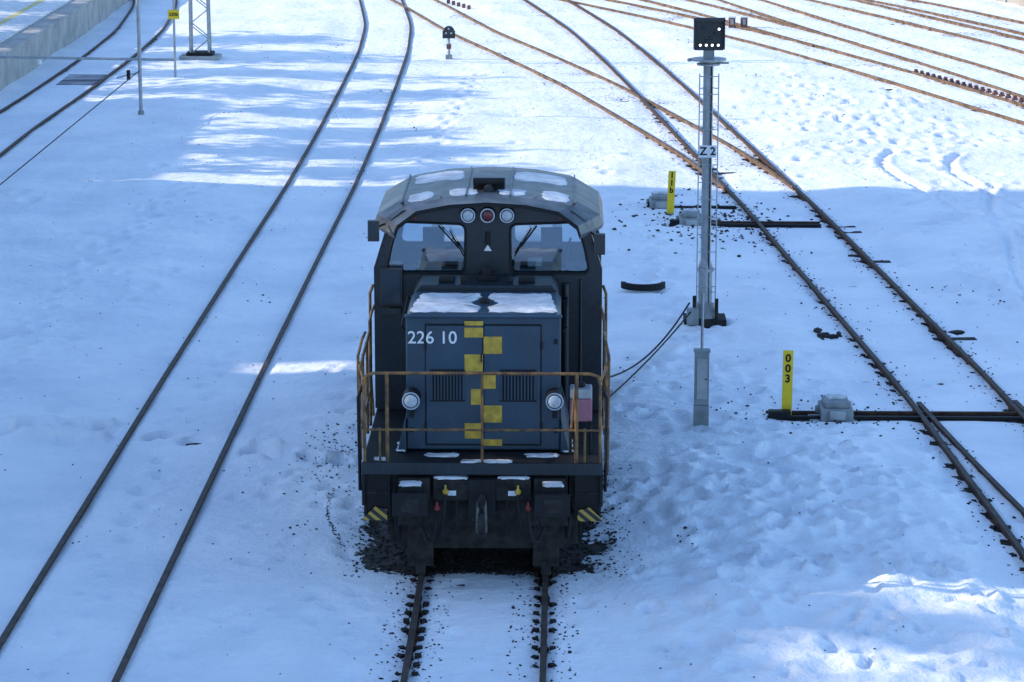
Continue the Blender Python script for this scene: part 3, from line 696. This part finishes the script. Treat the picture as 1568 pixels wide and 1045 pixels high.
# ------------------------------------------------------------------ upper left: platform, masts
mb=MB('platform',bevel=.02)
y=44
while y<118:
    x=-14.55-(max(0,y-94)**1.6)*.018; x2=-14.55-(max(0,y+2-94)**1.6)*.018
    mb.prism([(x,y,-.1),(x,y,.92),(x-.12,y,.92),(x-.12,y,-.1)],(x2-x,1.985,0),CONC)
    mb.prism([(x+.06,y,.921),(x+.06,y,1.0),(x-.75,y,1.0),(x-.75,y,.921)],(x2-x,1.99,0),CONC)
    y+=2
mb.box(-23,-14.69,44,118,-.1,.98,CONC)
mb.done()
mb=MB('platform_snow'); mb.box(-23,-15.1,44.2,117,.981,1.05,SNOWC); mb.box(-16.1,-15.9,44.2,117,1.05,1.056,mat('worn_yellow_line',(.7,.6,.25),.8,0,.3,3)); mb.done()
e=empty('catenary_mast',(-10.05,73,0)); b_=MB('pole',e); g=hz(-10.05,73)
b_.cyl((0,0,g-.1),(0,0,7.5),.05,STEEL,10); b_.cyl((0,0,g-.1),(0,0,g+.1),.08,GREYB,10)
b_.tube([(-6,0,1.52),(0.9,0,1.42)],.035,STEEL); b_.tube([(-.6,0,.95),(0,0,1.1)],.02,STEEL); b_.cyl((-.3,0,.9),(-.3,0,1.15),.05,BLACK,8)
b_.cyl((-2.6,0,1.30),(-2.6,0,1.42),.06,WHITE,8)
b_.done()
e=empty('kilometre_post',(-10.1,80,0)); b_=MB('post',e,bevel=.004); g=hz(-10.1,80)
b_.cyl((0,0,g-.1),(0,0,6.5),.035,STEEL,8); b_.box(-.16,.16,-.05,-.03,1.72,1.98,SIGNY)
b_.done(); text('sign_text','230b',.13,(0,-.054,1.85),BLACK,e,bold=.003)
e=empty('lattice_mast',(-9.95,84.5,0)); b_=MB('lattice',e)
for sx in (-.28,.28):
    for sy in (-.22,.22): b_.cyl((sx,sy,0),(sx*.75,sy*.75,9),.035,STEEL,6)
z=.2
while z<8.6:
    for sy in (-.22,.22): b_.cyl((-.28,sy,z),(.28,sy,z+.45),.016,STEEL,6); b_.cyl((.28,sy,z+.45),(-.28,sy,z+.9),.016,STEEL,6)
    for sx in (-.28,.28): b_.cyl((sx,-.22,z),(sx,.22,z+.45),.016,STEEL,6)
    z+=.9
b_.done(); b_=MB('footing',e,bevel=.03); b_.box(-.6,.6,-.4,.4,-.1,.16,CONC); b_.box(-.4,.4,-.3,.3,.16,.26,GRIME); b_.done()
mb=MB('overhead_wire'); mb.tube([(-10.9,58,.55),(-10.05,73,1.15)],.014,BLACK,6); mb.tube([(-11.3,20,5.6),(-10.4,84,6.4)],.01,BLACK,6); mb.done()
e=empty('track_crossing_grille',(-12.7,80,0)); b_=MB('slats',e)
for i in range(8): b_.box(-.6,.6,-1.2+i*.3,-1.14+i*.3,-.06,.012,BLACK)
b_.done()
e=empty('boundary_wall',(0,0,0)); b_=MB('panels',e,bevel=.01)
for i in range(12):
    x=13.6+i*.75; y=109-i*2.0; b_.box(x-.07,x+.07,y-.07,y+.07,0,1.0,CONC)
    b_.prism([(x,y-.04,0),(x,y-.04,.8),(x,y+.04,.8),(x,y+.04,0)],(.75,-2.0,0),BRICK)
b_.done()

# ------------------------------------------------------------------ buildings added to the left (outside the frame) to cast shade
EL=R(25)
def building(name,x0,x1,y0,y1,h):
    e=empty(name,(0,0,0)); b_=MB('walls',e); b_.box(x0,x1,y0,y1,-.1,h,BRICK); b_.box(x0-.25,x1+.0,y0,y1,h,h+.35,CONC) ; b_.done()
    b_=MB('windows',e); n=max(1,int((y1-y0)/3)); fl=int(h/3.3)
    for f in range(fl):
        for i in range(n):
            yc=y0+(i+.5)*(y1-y0)/n; z=1.2+f*3.2
            b_.box(x1-.02,x1+.015,yc-.6,yc+.6,z,z+1.5,GLASSD); b_.box(x1,x1+.1,yc-.7,yc+.7,z-.1,z,CONC); b_.box(x1,x1+.05,yc-.03,yc+.03,z,z+1.5,WHITE)
    b_.done(); return e
XB=-30
building('added_shade_building',-45,XB,-12,24,20.5)  # added unseen blocks that throw the large shadow over the tracks
building('added_shade_building',-45,XB,24.02,41.5,15.2)
building('added_shade_building',-45,XB,41.52,44.9,20.4)
building('added_shade_building',-45,XB,46.2,62.9,21.0)
building('added_shade_shed',-42,-28,62.92,76,9.0)  # added unseen shed, sized so its shadow covers the left field
mb=MB('light_slot_wall'); mb.box(XB-.8,XB-.3,44.91,46.19,-.1,12.2,CONC); mb.box(XB-.8,XB-.3,44.91,46.19,13.3,20.3,CONC); mb.done()  # added unseen wall; its opening lets a streak of sun onto the snow
def tree(x,y,h,zc,r,nl,base=0,ls=.22,top=.75):
    e=empty('unseen_pine_tree',(x,y,base)); b_=MB('trunk',e); b_.cyl((0,0,-.2),(0,0,h*.55),.22,BARK,10,.14); b_.cyl((0,0,h*.55),(0,0,h*.95),.14,BARK,8,.04)
    cl=[]
    for i in range(26):
        t=random.random(); z=zc+(h-zc)*t; a=random.uniform(0,6.28); rr=r*(1-t*top)*random.uniform(.6,1.05)
        tip=(math.cos(a)*rr,math.sin(a)*rr,z+random.uniform(-.3,.5)); b_.cyl((0,0,z-.4),tip,.05,BARK,5,.015)
        for k in (1,.65,.4): cl.append(((tip[0]*k,tip[1]*k,z-.4*(1-k)+(tip[2]-z)*k),r*.30*random.uniform(.6,1.2)))
    b_.done()
    V=[];Fc=[]
    for i in range(nl):
        c,s=random.choice(cl); p=Vector(c)+Vector((random.gauss(0,s),random.gauss(0,s),random.gauss(0,s*.5)))
        u=Vector((random.gauss(0,1),random.gauss(0,1),random.gauss(0,.6))).normalized(); v=u.cross(Vector((random.gauss(0,1),random.gauss(0,1),random.gauss(0,1)))).normalized()
        L=ls*random.uniform(.6,1.3); k=len(V); V+= [p-u*L-v*L*.35,p+u*L-v*L*.35,p+u*L*1.1+v*L*.35,p-u*L+v*L*.35]; Fc.append((k,k+1,k+2,k+3))
    me=bpy.data.meshes.new('crown'); me.from_pydata([tuple(v) for v in V],[],Fc); me.materials.append(LEAF); o=bpy.data.objects.new('crown',me); COL.objects.link(o); o.parent=e
for (x,y,h,zc) in ((-25.5,64.5,11.4,3),(-25,67.6,10.8,3),(-26,70.5,11.4,2.5),(-25,74.2,10,3),(-25.5,77.5,10.9,4),(-25,81.5,9.9,4.2),(-25,85.5,9.2,4.5),(-25.5,90,8.6,5)):
    tree(x,y,h,zc,1.9,1500)
for (x,y,h,zc,nl) in ((-48,27,28,18,380),(-48.5,30,28.4,19,380),(-48,32.8,28.4,19,380),(-48.5,35.6,28.6,19,300),(-48,38.6,28.6,19,260),(-48.5,41.5,28,19,260)):  # sparse unseen trees added to break the sun into dapples at lower right
    tree(x,y,h,zc,2.4,nl,ls=.40,top=.35)

# ------------------------------------------------------------------ light
d=Vector((math.cos(EL),-.04*math.cos(EL),-math.sin(EL)))
su=bpy.data.lights.new('sun','SUN'); su.energy=5.0; su.angle=R(.5); su.color=(1,.90,.77)
so=bpy.data.objects.new('sun',su); COL.objects.link(so); so.rotation_euler=d.to_track_quat('-Z','Y').to_euler(); so.location=(-60,40,50)
w=bpy.data.worlds.new('World'); S.world=w; w.use_nodes=True; nt=w.node_tree
sk=nt.nodes.new('ShaderNodeTexSky'); sk.sky_type='NISHITA'; sk.sun_disc=False; sk.sun_elevation=EL; sk.sun_rotation=R(270-2.3); sk.ozone_density=1.3; sk.dust_density=.6; sk.air_density=1
gn=nt.nodes.new('ShaderNodeVectorMath'); gn.operation='MULTIPLY'; gn.inputs[1].default_value=(1.66,1.98,2.35)
nt.links.new(sk.outputs[0],gn.inputs[0]); nt.links.new(gn.outputs[0],nt.nodes['Background'].inputs['Color']); nt.nodes['Background'].inputs['Strength'].default_value=.15
S.view_settings.view_transform='Standard'; S.view_settings.look='None'; S.view_settings.exposure=0
cam=bpy.data.cameras.new('camera'); cam.sensor_width=36; cam.lens=4340/1568*36; cam.clip_end=5000; cam.clip_start=.5
co_=bpy.data.objects.new('camera',cam); COL.objects.link(co_); co_.location=(.97,0,10.4); co_.rotation_euler=(R(90-12.66),0,R(1.08)); S.camera=co_
